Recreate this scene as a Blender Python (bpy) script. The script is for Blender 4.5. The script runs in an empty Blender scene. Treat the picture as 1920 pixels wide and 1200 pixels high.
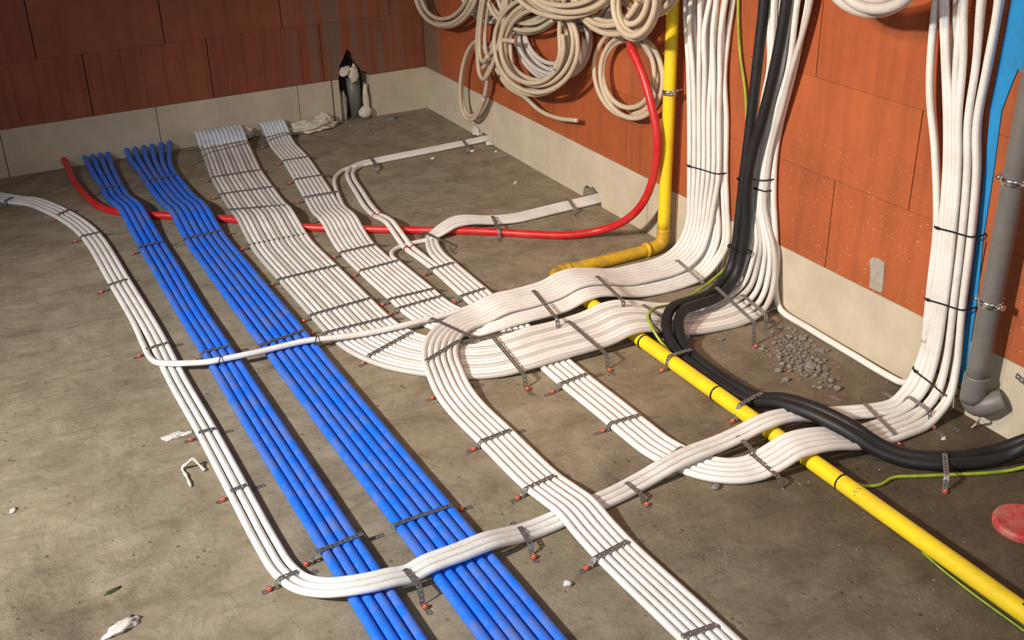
import bpy, bmesh, math, random
import numpy as np
from mathutils import Vector, noise
rnd = random.Random(7)
scene = bpy.context.scene
COL = scene.collection

# ---------------------------------------------------------------- camera
# world: the room corner is the origin, the brick wall on the right is x=0 (running to -y),
# the brick wall at the back is y=0 (running to -x), floor z=0, metres
CAMP = [-2.05218939, -4.69360130, 1.45591797]
YAW, PITCH, ROLL, FPX = 0.484229571, -0.466568690, -0.0237090852, 2102.65779
_f = np.array([math.cos(PITCH)*math.sin(YAW), math.cos(PITCH)*math.cos(YAW), math.sin(PITCH)])
_r = np.cross(_f, [0, 0, 1]); _r /= np.linalg.norm(_r); _u = np.cross(_r, _f)
_c, _s = math.cos(ROLL), math.sin(ROLL)
_R, _U = _c*_r+_s*_u, -_s*_r+_c*_u
cam_d = bpy.data.cameras.new('camera'); cam = bpy.data.objects.new('camera', cam_d); COL.objects.link(cam)
from mathutils import Matrix
cam.matrix_world = Matrix(((_R[0], _U[0], -_f[0], CAMP[0]), (_R[1], _U[1], -_f[1], CAMP[1]), (_R[2], _U[2], -_f[2], CAMP[2]), (0, 0, 0, 1)))
cam_d.sensor_width = 36.0; cam_d.lens = 36.0*FPX/1920.0
cam_d.clip_start = 0.05
scene.camera = cam

def at(px, py, v, ax=2):
    """the point of the plane (ax = v) seen at a pixel of the photograph"""
    d = _f*FPX+_R*(px-960)+_U*(600-py)
    t = (v-CAMP[ax])/d[ax]
    return np.array(CAMP)+d*t

# ---------------------------------------------------------------- light
w = bpy.data.worlds.new('world'); scene.world = w; w.use_nodes = True
w.node_tree.nodes['Background'].inputs['Color'].default_value = (0.90, 0.93, 1.0, 1)
w.node_tree.nodes['Background'].inputs['Strength'].default_value = 0.10
def lamp(name, kind, loc, target, energy, color, **kw):
    d = bpy.data.lights.new(name, kind); o = bpy.data.objects.new(name, d); COL.objects.link(o)
    o.location = loc
    o.rotation_euler = (Vector(target)-Vector(loc)).to_track_quat('-Z', 'Y').to_euler()
    d.energy = energy; d.color = color
    for k, v in kw.items(): setattr(d, k, v)
    return o
lamp('work_light', 'SPOT', (-4.5, -3.3, 2.45), (-1.15, -2.35, 0.0), 980, (1.0, 0.98, 0.94),
     spot_size=math.radians(62), spot_blend=1.0, shadow_soft_size=0.12)
lamp('warm_bulb', 'SPOT', (-1.9, -2.9, 1.75), (0.0, -2.25, 0.62), 86, (1.0, 0.64, 0.35),
     spot_size=math.radians(95), spot_blend=1.0, shadow_soft_size=0.10)
lamp('daylight_opening', 'AREA', (-2.6, -6.2, 2.2), (-0.9, -2.6, 0.0), 34, (0.86, 0.93, 1.0),
     shape='RECTANGLE', size=1.4, size_y=1.4)
vs = scene.view_settings
vs.view_transform = 'Standard'; vs.look = 'None'; vs.gamma = 1.0; vs.exposure = 0.0
vs.use_curve_mapping = False

# ---------------------------------------------------------------- materials
def mat(name):
    m = bpy.data.materials.new(name); m.use_nodes = True
    nt = m.node_tree; b = nt.nodes['Principled BSDF']
    return m, nt, b
def N(nt, t, **kw):
    n = nt.nodes.new(t)
    for k, v in kw.items():
        if k in n.inputs.keys(): n.inputs[k].default_value = v
        else: setattr(n, k, v)
    return n
def ramp(nt, fac, stops):
    n = nt.nodes.new('ShaderNodeValToRGB'); e = n.color_ramp.elements
    while len(e) < len(stops): e.new(0.5)
    for el, (p, c) in zip(e, stops):
        el.position = p; el.color = (c[0], c[1], c[2], 1) if not isinstance(c, (int, float)) else (c, c, c, 1)
    nt.links.new(fac, n.inputs['Fac']); return n
def mixc(nt, fac, a, b, mode='MIX'):
    n = nt.nodes.new('ShaderNodeMix'); n.data_type = 'RGBA'; n.blend_type = mode
    for s, v in ((n.inputs[0], fac), (n.inputs[6], a), (n.inputs[7], b)):
        if isinstance(v, (int, float)): s.default_value = v
        elif isinstance(v, tuple): s.default_value = (v[0], v[1], v[2], 1)
        else: nt.links.new(v, s)
    return n.outputs[2]
def mathn(nt, op, a, b=None, clamp=False):
    n = nt.nodes.new('ShaderNodeMath'); n.operation = op; n.use_clamp = clamp
    for s, v in zip(n.inputs, (a, b)):
        if v is None: continue
        if isinstance(v, (int, float)): s.default_value = v
        else: nt.links.new(v, s)
    return n.outputs[0]
def noise_n(nt, vec, scale, detail=4, rough=0.55, dist=0.0):
    n = N(nt, 'ShaderNodeTexNoise', Scale=scale, Detail=detail, Roughness=rough, Distortion=dist)
    nt.links.new(vec, n.inputs['Vector']); return n.outputs['Fac']
def geo_pos(nt): return nt.nodes.new('ShaderNodeNewGeometry').outputs['Position']
def bump(nt, b, h, strength, dist, prev=None):
    n = N(nt, 'ShaderNodeBump', Strength=strength, Distance=dist); nt.links.new(h, n.inputs['Height'])
    if prev is not None: nt.links.new(prev, n.inputs['Normal'])
    nt.links.new(n.outputs['Normal'], b.inputs['Normal']); return n.outputs['Normal']
def maprange(nt, v, a, b_, c, d):
    n = N(nt, 'ShaderNodeMapRange'); n.inputs[1].default_value = a; n.inputs[2].default_value = b_
    n.inputs[3].default_value = c; n.inputs[4].default_value = d; nt.links.new(v, n.inputs[0]); return n.outputs[0]

def pipe_mat(name, col, dust, amount, rough=0.42, rib=0.0, pitch=0.0034, spec=0.5):
    m, nt, b = mat(name); p = geo_pos(nt)
    f = noise_n(nt, p, 17, 6, 0.65)
    f2 = noise_n(nt, p, 90, 3, 0.6)
    k = ramp(nt, mathn(nt, 'ADD', mathn(nt, 'MULTIPLY', f, 0.7), mathn(nt, 'MULTIPLY', f2, 0.3)),
             [(0.44, 0.0), (0.62, amount)]).outputs['Color']
    c = mixc(nt, k, col, dust)
    nt.links.new(c, b.inputs['Base Color'])
    b.inputs['Roughness'].default_value = rough; b.inputs['Specular IOR Level'].default_value = spec
    if rib:
        uv = nt.nodes.new('ShaderNodeUVMap'); sp = nt.nodes.new('ShaderNodeSeparateXYZ')
        nt.links.new(uv.outputs[0], sp.inputs[0])
        s = mathn(nt, 'SINE', mathn(nt, 'MULTIPLY', sp.outputs['Y'], 2*math.pi/pitch))
        bump(nt, b, s, rib, 0.0006)
    return m
M = {}
M['white'] = pipe_mat('white_corrugated_plastic', (0.84, 0.81, 0.77), (0.55, 0.46, 0.37), 0.35, 0.40, 0.35)
M['cream'] = pipe_mat('cream_corrugated_plastic', (0.62, 0.51, 0.37), (0.42, 0.33, 0.24), 0.3, 0.45, 0.35)
M['grayw'] = pipe_mat('pale_grey_corrugated_plastic', (0.60, 0.57, 0.53), (0.42, 0.36, 0.30), 0.3, 0.45, 0.35)
M['blue'] = pipe_mat('blue_plastic', (0.012, 0.16, 0.80), (0.17, 0.19, 0.25), 0.55, 0.38)
M['red'] = pipe_mat('red_plastic', (0.60, 0.012, 0.016), (0.50, 0.12, 0.08), 0.35, 0.38)
M['yellow'] = pipe_mat('yellow_plastic', (0.93, 0.67, 0.02), (0.62, 0.38, 0.05), 0.35, 0.3)
M['oldyellow'] = pipe_mat('dusty_yellow_plastic', (0.72, 0.43, 0.02), (0.30, 0.20, 0.07), 0.7, 0.45)
M['black'] = pipe_mat('black_foam', (0.009, 0.009, 0.010), (0.035, 0.032, 0.03), 0.3, 0.55)
M['grey'] = pipe_mat('grey_drain_plastic', (0.155, 0.15, 0.14), (0.28, 0.24, 0.2), 0.3, 0.4)
M['green'] = pipe_mat('yellow_green_wire', (0.36, 0.44, 0.04), (0.12, 0.30, 0.03), 0.8, 0.4)
M['tie'] = pipe_mat('black_nylon', (0.008, 0.008, 0.009), (0.02, 0.02, 0.02), 0.2, 0.35)
M['sleeve'] = pipe_mat('glint_blue_end_wrap', (0.80, 0.86, 0.92), (0.45, 0.50, 0.55), 0.5, 0.12)  # bluish daylight glint put into the colour of the wrap
M['collar'] = pipe_mat('red_collar', (0.55, 0.03, 0.02), (0.4, 0.08, 0.05), 0.3, 0.4)
M['plug'] = pipe_mat('orange_red_nylon', (0.72, 0.085, 0.035), (0.40, 0.12, 0.07), 0.5, 0.4)
M['cap'] = pipe_mat('red_cap', (0.52, 0.045, 0.05), (0.50, 0.30, 0.21), 0.6, 0.5)
M['bluepaint'] = pipe_mat('blue_paint', (0.012, 0.27, 0.62), (0.02, 0.20, 0.42), 0.6, 0.6)
def metal(name, col, metallic, rough):
    m, nt, b = mat(name); p = geo_pos(nt)
    f = noise_n(nt, p, 60, 4, 0.6)
    c = ramp(nt, f, [(0.3, tuple(x*0.75 for x in col)), (0.7, tuple(min(1, x*1.15) for x in col))])
    nt.links.new(c.outputs['Color'], b.inputs['Base Color'])
    b.inputs['Metallic'].default_value = metallic; b.inputs['Roughness'].default_value = rough
    return m
M['strap'] = metal('galvanised_strap', (0.33, 0.32, 0.31), 0.75, 0.42)
M['steel'] = metal('zinc_steel', (0.75, 0.75, 0.74), 1.0, 0.22)
M['foil'] = metal('silver_foil', (0.85, 0.87, 0.9), 0.85, 0.3)
def rough_mat(name, c1, c2, scale=30, bs=0.6, bd=0.004, rough=0.9):
    m, nt, b = mat(name); p = geo_pos(nt)
    f = noise_n(nt, p, scale, 8, 0.65)
    nt.links.new(ramp(nt, f, [(0.3, c1), (0.7, c2)]).outputs['Color'], b.inputs['Base Color'])
    b.inputs['Roughness'].default_value = rough
    bump(nt, b, noise_n(nt, p, scale*4, 6, 0.7), bs, bd)
    return m
M['foam'] = rough_mat('pu_foam', (0.60, 0.54, 0.40), (0.78, 0.73, 0.60), 25, 0.5, 0.003, 0.6)
M['stone'] = rough_mat('gravel_stone', (0.16, 0.145, 0.125), (0.30, 0.275, 0.24), 40)
M['crumb'] = rough_mat('rubble_crumb', (0.12, 0.095, 0.07), (0.34, 0.29, 0.23), 55)
M['plaster'] = rough_mat('plaster_scrap', (0.55, 0.50, 0.43), (0.78, 0.74, 0.68), 40)
M['mortar'] = rough_mat('mortar', (0.34, 0.30, 0.24), (0.48, 0.43, 0.36), 40)
M['moss'] = rough_mat('dark_green_scrap', (0.02, 0.035, 0.015), (0.05, 0.07, 0.03), 60)
M['dark'] = rough_mat('dark_cavity', (0.02, 0.016, 0.012), (0.05, 0.04, 0.03), 30)

# floor: raw concrete, grey-brown, damp and earthy towards the front right
m, nt, b = mat('raw_concrete_floor'); p = geo_pos(nt)
n1 = noise_n(nt, p, 1.6, 6, 0.6, 0.6); n2 = noise_n(nt, p, 9, 8, 0.68, 0.4); n3 = noise_n(nt, p, 70, 6, 0.7); n4 = noise_n(nt, p, 240, 3, 0.6)
base = ramp(nt, n2, [(0.28, (0.195, 0.148, 0.092)), (0.52, (0.305, 0.247, 0.165)), (0.76, (0.41, 0.34, 0.238))]).outputs['Color']
damp_dark = ramp(nt, n2, [(0.30, (0.044, 0.029, 0.014)), (0.55, (0.094, 0.066, 0.035)), (0.78, (0.175, 0.132, 0.078))]).outputs['Color']
sp = nt.nodes.new('ShaderNodeSeparateXYZ'); nt.links.new(p, sp.inputs[0])
dx = maprange(nt, sp.outputs['X'], -1.25, -0.35, 0.0, 1.0); dy = maprange(nt, sp.outputs['Y'], -2.3, -3.2, 0.0, 1.0)
dd = mathn(nt, 'MULTIPLY', dx, dy)
dd = mathn(nt, 'ADD', dd, mathn(nt, 'MULTIPLY', mathn(nt, 'SUBTRACT', n1, 0.5), 0.9), True)
cx_ = mathn(nt, 'MULTIPLY', maprange(nt, sp.outputs['X'], -1.75, -2.1, 0.0, 0.85), maprange(nt, sp.outputs['Y'], -2.55, -2.9, 0.0, 1.0))  # darker tone also mixed in towards the front left corner
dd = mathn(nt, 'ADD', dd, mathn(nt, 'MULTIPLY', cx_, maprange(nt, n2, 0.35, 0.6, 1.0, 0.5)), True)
c = mixc(nt, dd, base, damp_dark)
spk = ramp(nt, n3, [(0.25, 0.50), (0.36, 0.94), (0.64, 1.04), (0.78, 1.35)]).outputs['Color']
c = mixc(nt, 1.0, c, spk, 'MULTIPLY')
c = mixc(nt, mathn(nt, 'MULTIPLY', mathn(nt, 'SUBTRACT', n1, 0.35, True), 0.55), c, (0.20, 0.15, 0.10))
nt.links.new(c, b.inputs['Base Color'])
b.inputs['Roughness'].default_value = 0.88
# trowel smears (stretched noise), smooth and gritty patches, small pits
mpf = nt.nodes.new('ShaderNodeMapping'); nt.links.new(p, mpf.inputs[0]); mpf.inputs['Scale'].default_value = (7, 22, 10); mpf.inputs['Rotation'].default_value = (0, 0, 0.5)
sm = noise_n(nt, mpf.outputs[0], 1.0, 5, 0.6, 1.2)
vo = N(nt, 'ShaderNodeTexVoronoi', Scale=34.0, Randomness=1.0); nt.links.new(p, vo.inputs['Vector'])
pit = ramp(nt, vo.outputs['Distance'], [(0.05, 0.0), (0.20, 1.0)]).outputs['Color']
pm = ramp(nt, noise_n(nt, p, 6.5, 3, 0.6), [(0.50, 1.0), (0.62, 0.0)]).outputs['Color']
pit = mathn(nt, 'MAXIMUM', pit, pm)
grit = ramp(nt, noise_n(nt, p, 3.2, 4, 0.6), [(0.38, 0.12), (0.62, 0.75)]).outputs['Color']
c = mixc(nt, 1.0, c, ramp(nt, sm, [(0.30, 0.80), (0.5, 1.0), (0.68, 1.0), (0.78, 1.22)]).outputs['Color'], 'MULTIPLY')
c = mixc(nt, 1.0, c, ramp(nt, pit, [(0.0, 0.45), (1.0, 1.0)]).outputs['Color'], 'MULTIPLY')
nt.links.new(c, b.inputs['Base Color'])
nb = bump(nt, b, n2, 0.55, 0.012)
nb = bump(nt, b, sm, 0.5, 0.006, nb)
nb = bump(nt, b, pit, 0.6, 0.003, nb)
nbm = N(nt, 'ShaderNodeBump', Distance=0.0045); nt.links.new(n3, nbm.inputs['Height']); nt.links.new(nb, nbm.inputs['Normal']); nt.links.new(mathn(nt, 'ADD', grit, mathn(nt, 'MULTIPLY', dd, 0.5), True), nbm.inputs['Strength'])
nt.links.new(nbm.outputs['Normal'], b.inputs['Normal'])
M['floor'] = m

# bricks: big hollow clay blocks
def brick_mat(name, cols, right):
    m, nt, b = mat(name); g = nt.nodes.new('ShaderNodeNewGeometry'); p = g.outputs['Position']
    rc = ramp(nt, g.outputs['Random Per Island'], cols).outputs['Color']
    sp = nt.nodes.new('ShaderNodeSeparateXYZ'); nt.links.new(p, sp.inputs[0])
    n1 = noise_n(nt, p, 5, 6, 0.6); n2 = noise_n(nt, p, 60, 6, 0.7)
    # dark extrusion streaks: run up the block
    mp = nt.nodes.new('ShaderNodeMapping'); nt.links.new(p, mp.inputs[0]); mp.inputs['Scale'].default_value = (14, 14, 1.2)
    st = noise_n(nt, mp.outputs[0], 1.6, 4, 0.6)
    c = mixc(nt, 1.0, rc, ramp(nt, st, [(0.30, 0.84), (0.5, 1.0), (0.75, 1.06)]).outputs['Color'], 'MULTIPLY')
    c = mixc(nt, 1.0, c, ramp(nt, n1, [(0.3, 0.82), (0.7, 1.12)]).outputs['Color'], 'MULTIPLY')
    # mortar splashes
    mp2 = nt.nodes.new('ShaderNodeMapping'); nt.links.new(p, mp2.inputs[0])
    mp2.inputs['Scale'].default_value = (60, 60, 150); mp2.inputs['Rotation'].default_value = (0.25, 0, 0)
    fl = noise_n(nt, mp2.outputs[0], 1.3, 2, 0.5)
    mask = ramp(nt, fl, [(0.665, 0.0), (0.70, 0.8)]).outputs['Color']
    if not right:
        wv = mathn(nt, 'FRACT', mathn(nt, 'ADD', mathn(nt, 'DIVIDE', sp.outputs['X'], 0.082), mathn(nt, 'MULTIPLY', noise_n(nt, p, 1.5, 1, 0.5), 0.35)))
        ln = ramp(nt, wv, [(0.0, 0.72), (0.07, 0.86), (0.16, 1.0), (0.97, 1.0)]).outputs['Color']
        low = mathn(nt, 'LESS_THAN', sp.outputs['Z'], 0.442)
        c = mixc(nt, low, c, mixc(nt, 1.0, c, ln, 'MULTIPLY'))
    if right:
        ym = mathn(nt, 'MULTIPLY', maprange(nt, sp.outputs['Y'], -2.2, -2.5, 0, 1), maprange(nt, sp.outputs['Z'], 0.65, 0.4, 0.12, 1))
        mask = mathn(nt, 'MULTIPLY', mask, ym)
        c = mixc(nt, mask, c, (0.62, 0.42, 0.30))
        # grey mortar slurry next to the corner
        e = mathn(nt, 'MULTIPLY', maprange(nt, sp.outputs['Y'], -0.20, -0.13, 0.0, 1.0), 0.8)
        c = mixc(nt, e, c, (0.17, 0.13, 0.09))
    else:
        e = mathn(nt, 'MULTIPLY', maprange(nt, sp.outputs['X'], -0.72, -0.5, 0.0, 1.0), maprange(nt, sp.outputs['X'], -0.08, -0.2, 0, 1))
        mp3 = nt.nodes.new('ShaderNodeMapping'); nt.links.new(p, mp3.inputs[0]); mp3.inputs['Scale'].default_value = (22, 1, 0.9)
        dr = ramp(nt, noise_n(nt, mp3.outputs[0], 1.0, 3, 0.6), [(0.46, 0.0), (0.60, 0.7)]).outputs['Color']
        c = mixc(nt, mathn(nt, 'MULTIPLY', dr, e), c, (0.16, 0.13, 0.10))
    nt.links.new(c, b.inputs['Base Color']); b.inputs['Roughness'].default_value = 0.62 if right else 0.8
    nb = bump(nt, b, n2, 0.25, 0.002)
    bump(nt, b, st, 0.35, 0.004, nb)
    return m
M['brick_r'] = brick_mat('orange_clay_block', [(0.0, (0.38, 0.088, 0.026)), (0.5, (0.44, 0.112, 0.034)), (1.0, (0.40, 0.096, 0.029))], True)
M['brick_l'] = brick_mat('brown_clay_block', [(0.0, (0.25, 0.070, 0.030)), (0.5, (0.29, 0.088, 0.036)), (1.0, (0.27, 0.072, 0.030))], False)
M['block'] = rough_mat('aerated_concrete', (0.50, 0.42, 0.31), (0.64, 0.55, 0.41), 7, 0.25, 0.002, 0.85)

# ---------------------------------------------------------------- helpers
def link(name, me, m, parent=None, smooth=True):
    o = bpy.data.objects.new(name, me); COL.objects.link(o)
    if m is not None: me.materials.append(M[m] if isinstance(m, str) else m)
    if smooth: me.polygons.foreach_set('use_smooth', [True]*len(me.polygons))
    if parent is not None: o.parent = parent
    return o
def tag(o, label, cat, group=None, kind=None):
    if label: o['label'] = label
    if cat: o['category'] = cat
    if group: o['group'] = group
    if kind: o['kind'] = kind
    return o
def struct(o): o['kind'] = 'structure'; return o

def resample(pts, step):
    """Catmull-Rom through the control points, evenly spaced samples"""
    P = [np.array(p, float) for p in pts]
    P = [2*P[0]-P[1]]+P+[2*P[-1]-P[-2]]
    dense = []
    for i in range(1, len(P)-2):
        p0, p1, p2, p3 = P[i-1:i+3]
        t0 = 0; t1 = max(1e-6, np.linalg.norm(p1-p0))**0.5; t2 = t1+max(1e-6, np.linalg.norm(p2-p1))**0.5; t3 = t2+max(1e-6, np.linalg.norm(p3-p2))**0.5
        k = max(4, int(np.linalg.norm(p2-p1)/step*2))
        for t in np.linspace(t1, t2, k, endpoint=False):
            A1 = (t1-t)/(t1-t0)*p0+(t-t0)/(t1-t0)*p1; A2 = (t2-t)/(t2-t1)*p1+(t-t1)/(t2-t1)*p2; A3 = (t3-t)/(t3-t2)*p2+(t-t2)/(t3-t2)*p3
            B1 = (t2-t)/(t2-t0)*A1+(t-t0)/(t2-t0)*A2; B2 = (t3-t)/(t3-t1)*A2+(t-t1)/(t3-t1)*A3
            dense.append((t2-t)/(t2-t1)*B1+(t-t1)/(t2-t1)*B2)
    dense.append(P[-2]); D = np.array(dense)
    L = np.r_[0, np.cumsum(np.linalg.norm(np.diff(D, axis=0), axis=1))]
    n = max(3, int(L[-1]/step)+1); s = np.linspace(0, L[-1], n)
    return np.c_[np.interp(s, L, D[:, 0]), np.interp(s, L, D[:, 1]), np.interp(s, L, D[:, 2])], s

def tube_mesh(pts, r, sides=12, step=0.012, raw=False, closed=False, rfun=None):
    if raw:
        Q = np.array(pts, float); s = np.r_[0, np.cumsum(np.linalg.norm(np.diff(Q, axis=0), axis=1))]
    else: Q, s = resample(pts, step)
    n = len(Q)
    if closed: T = np.roll(Q, -1, 0)-np.roll(Q, 1, 0)
    else: T = np.gradient(Q, axis=0)
    T /= np.linalg.norm(T, axis=1)[:, None]+1e-12
    up = np.array([0, 0, 1.]) if abs(T[0][2]) < 0.9 else np.array([1., 0, 0])
    u = np.cross(T[0], up); u /= np.linalg.norm(u); rings = []
    for i in range(n):
        u = u-T[i]*u.dot(T[i]); u /= np.linalg.norm(u); v = np.cross(T[i], u)
        rr = r if rfun is None else rfun(s[i], s[-1])*r
        a = np.arange(sides)*2*math.pi/sides
        rings.append(Q[i]+rr*(np.cos(a)[:, None]*u+np.sin(a)[:, None]*v))
    V = np.concatenate(rings); F = []; UV = []
    m = n if closed else n-1
    for i in range(m):
        j = (i+1) % n
        for k in range(sides):
            k2 = (k+1) % sides
            F.append((i*sides+k, i*sides+k2, j*sides+k2, j*sides+k))
            sj = s[i]+(s[1]-s[0]) if j < i else s[j]
            UV += [(k/sides, s[i]), ((k+1)/sides, s[i]), ((k+1)/sides, sj), (k/sides, sj)]
    if not closed:
        F.append(tuple(range(sides-1, -1, -1))); UV += [(0, 0)]*sides
        F.append(tuple((n-1)*sides+k for k in range(sides))); UV += [(0, s[-1])]*sides
    me = bpy.data.meshes.new('m'); me.from_pydata(V.tolist(), [], F)
    uv = me.uv_layers.new(name='UVMap'); uv.data.foreach_set('uv', [x for p in UV for x in p])
    return me
def tube(name, pts, r, m, parent=None, **kw): return link(name, tube_mesh(pts, r, **kw), m, parent)

def box_bm(bm, x0, x1, y0, y1, z0, z1):
    v = [bm.verts.new(p) for p in ((x0, y0, z0), (x1, y0, z0), (x1, y1, z0), (x0, y1, z0), (x0, y0, z1), (x1, y0, z1), (x1, y1, z1), (x0, y1, z1))]
    for f in ((3, 2, 1, 0), (4, 5, 6, 7), (0, 1, 5, 4), (1, 2, 6, 5), (2, 3, 7, 6), (3, 0, 4, 7)): bm.faces.new([v[i] for i in f])
def bm_obj(name, bm, m, parent=None, smooth=False):
    bmesh.ops.recalc_face_normals(bm, faces=bm.faces)
    me = bpy.data.meshes.new(name); bm.to_mesh(me); bm.free(); return link(name, me, m, parent, smooth)
def prism_bm(bm, poly, axis, a, b):
    """extrude a 2-D polygon (horizontal coordinate, z) from a to b along axis (0 = x, 1 = y)"""
    mk = (lambda h, z, d: (d, h, z)) if axis == 0 else (lambda h, z, d: (h, d, z))
    A = [bm.verts.new(mk(h, z, a)) for h, z in poly]; B = [bm.verts.new(mk(h, z, b)) for h, z in poly]
    n = len(poly); bm.faces.new(A); bm.faces.new(B[::-1])
    for i in range(n): bm.faces.new([A[i], B[i], B[(i+1) % n], A[(i+1) % n]][::-1])
def lump_mesh(sx, sy, sz, seed, sub=3, amp=0.25, freq=2.0, flat=False):
    bm = bmesh.new(); bmesh.ops.create_icosphere(bm, subdivisions=sub, radius=1)
    for v in bm.verts:
        c = v.co.normalized(); o = Vector((seed*3.1, seed*1.7, seed*0.9))
        k = 1+amp*(noise.noise(c*freq+o)*1.6+0.5*noise.noise(c*freq*2.7+o))
        v.co = Vector((c.x*sx*k, c.y*sy*k, c.z*sz*k))
        if flat and v.co.z < -0.35*sz: v.co.z = -0.35*sz
    me = bpy.data.meshes.new('m'); bm.to_mesh(me); bm.free(); return me
def lump(name, loc, size, seed, m, rot=0, parent=None, **kw):
    o = link(name, lump_mesh(*size, seed, **kw), m, parent); o.location = loc; o.rotation_euler = (0, 0, rot); return o

# ---------------------------------------------------------------- room shell
H1, CH = 0.192, 0.25
bm = bmesh.new(); box_bm(bm, -5.5, 0.2, -7.5, 0.2, -0.1, 0.0)
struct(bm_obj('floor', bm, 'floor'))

def blocks(bm, axis, joints0, length, z0, z1, lo, hi, depth, gap, hg, skip=None, notch=None):
    k0 = math.floor((lo-joints0)/length); j = joints0+k0*length
    while j < hi:
        a, b_ = max(j, lo)+gap/2, min(j+length, hi)-gap/2
        if b_-a > 0.01:
            poly = [(a, z0+hg/2), (b_, z0+hg/2), (b_, z1-hg/2), (a, z1-hg/2)]
            if notch:
                for (h0, h1, pts) in notch:
                    if a < h0 and h1 < b_:
                        poly = [(a, z0+hg/2)]+pts+[(b_, z0+hg/2), (b_, z1-hg/2), (a, z1-hg/2)]
            prism_bm(bm, poly, axis, 0.0, depth)
        j += length
# back wall (y = 0)
cav = [(-0.42, 0.194), (-0.412, 0.25), (-0.395, 0.272), (-0.372, 0.318), (-0.352, 0.305), (-0.335, 0.255), (-0.31, 0.215), (-0.285, 0.205), (-0.282, 0.194)]
bm = bmesh.new()
blocks(bm, 1, -0.487, 0.49, H1, H1+CH, -5.5, 0.0, 0.10, 0.004, 0.001, notch=[(-0.43, -0.27, cav)])
for k, j0 in ((1, -0.650), (2, -0.487), (3, -0.650), (4, -0.487), (5, -0.65), (6, -0.487), (7, -0.65)):
    blocks(bm, 1, j0, 0.492, H1+CH*k, H1+CH*(k+1), -5.5, 0.0, 0.10, 0.004, 0.001)
struct(bm_obj('wall_back', bm, 'brick_l'))
bm = bmesh.new()
for a, b_ in ((-5.5, -3.02), (-3.02, -2.42), (-2.42, -1.824), (-1.824, -1.221), (-1.221, -0.6125), (-0.6125, -0.456), (-0.452, -0.420), (-0.280, 0.0)):
    prism_bm(bm, [(a+0.0015, 0), (b_-0.0015, 0), (b_-0.0015, H1-0.001), (a+0.0015, H1-0.001)], 1, -0.001, 0.10)
struct(bm_obj('baseboard_back', bm, 'block'))
# right wall (x = 0)
bm = bmesh.new()
for k, j0 in enumerate((-2.63, -2.885, -2.52, -2.885, -2.52, -2.885, -2.52, -2.885)):
    blocks(bm, 0, j0, 0.49, H1+CH*k, H1+CH*(k+1), -7.5, 0.0, 0.10, 0.003, 0.001)
struct(bm_obj('wall_right', bm, 'brick_r'))
bm = bmesh.new()
n_a = [(-1.507, 0.0005), (-1.50, 0.03), (-1.487, 0.045), (-1.468, 0.052), (-1.448, 0.058), (-1.43, 0.05), (-1.405, 0.052), (-1.385, 0.035), (-1.375, 0.0005)]
n_b = [(-0.645, 0.0005), (-0.64, 0.02), (-0.615, 0.03), (-0.58, 0.032), (-0.555, 0.022), (-0.545, 0.0005)]
for a, b_ in ((-7.5, -4.19), (-4.19, -3.59), (-3.59, -2.992), (-2.992, -2.39), (-2.39, -1.79), (-1.79, -1.12), (-1.12, -0.665), (-0.665, 0.0)):
    poly = [(a+0.0015, 0.0)]
    for nn in (n_a, n_b):
        if a < nn[0][0] and nn[-1][0] < b_: poly += nn
    poly += [(b_-0.0015, 0.0), (b_-0.0015, H1-0.001), (a+0.0015, H1-0.001)]
    prism_bm(bm, poly, 0, -0.0015, 0.10)
struct(bm_obj('baseboard_right', bm, 'block'))
bm = bmesh.new(); box_bm(bm, -5.5, 0.25, 0.101, 0.2, 0.0, 2.3); struct(bm_obj('dark_backing_1', bm, 'dark'))  # added dark sheets behind the blocks, so joints and cavity look dark
bm = bmesh.new(); box_bm(bm, 0.101, 0.2, -7.5, 0.1, 0.0, 2.3); struct(bm_obj('dark_backing_2', bm, 'dark'))

# ---------------------------------------------------------------- pipes
ORD = ['first', 'second', 'third', 'fourth', 'fifth', 'sixth', 'seventh', 'eighth', 'ninth', 'tenth', 'eleventh', 'twelfth']
def offs(ctrl, n, pitch, anchor=None):
    """ctrl: list of centre points [x,y,z]; gives n lists of points lying side by side"""
    C = [np.array(c[:3], float) for c in ctrl]; anchor = (n-1)/2 if anchor is None else anchor
    out = [[] for _ in range(n)]
    for i, c in enumerate(C):
        a = C[max(0, i-1)]; b_ = C[min(len(C)-1, i+1)]; t1 = C[i]-a if i else b_-c; t2 = b_-C[i] if i < len(C)-1 else t1
        t = t1/max(np.linalg.norm(t1), 1e-9)+t2/max(np.linalg.norm(t2), 1e-9)
        t[2] = 0; t /= np.linalg.norm(t); side = np.array([-t[1], t[0], 0])
        pt = ctrl[i][3] if len(ctrl[i]) > 3 else pitch
        for k in range(n): out[k].append(c+side*(k-anchor)*pt)
    return out
def jitter(pts, seed, a=0.0008):
    r = random.Random(seed); ph = r.random()*6; ph2 = r.random()*6; o = []; d = 0
    for i, p in enumerate(pts):
        if i: d += np.linalg.norm(np.array(p)-np.array(pts[i-1]))
        q = np.array(p, float); k = a*math.sin(d*9+ph); q[0] += k*0.7; q[1] += k*0.7; q[2] += abs(a*0.8*math.sin(d*7+ph2)); o.append(q)
    return o
seedc = [0]
def conduit(pts, r, m, label, group, name='conduit', step=0.012, jit=0.0008, sides=12):
    seedc[0] += 1
    o = tube(name, jitter(pts, seedc[0], jit), r, m, step=step, sides=sides)
    return tag(o, label, 'pipe', group)

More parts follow.
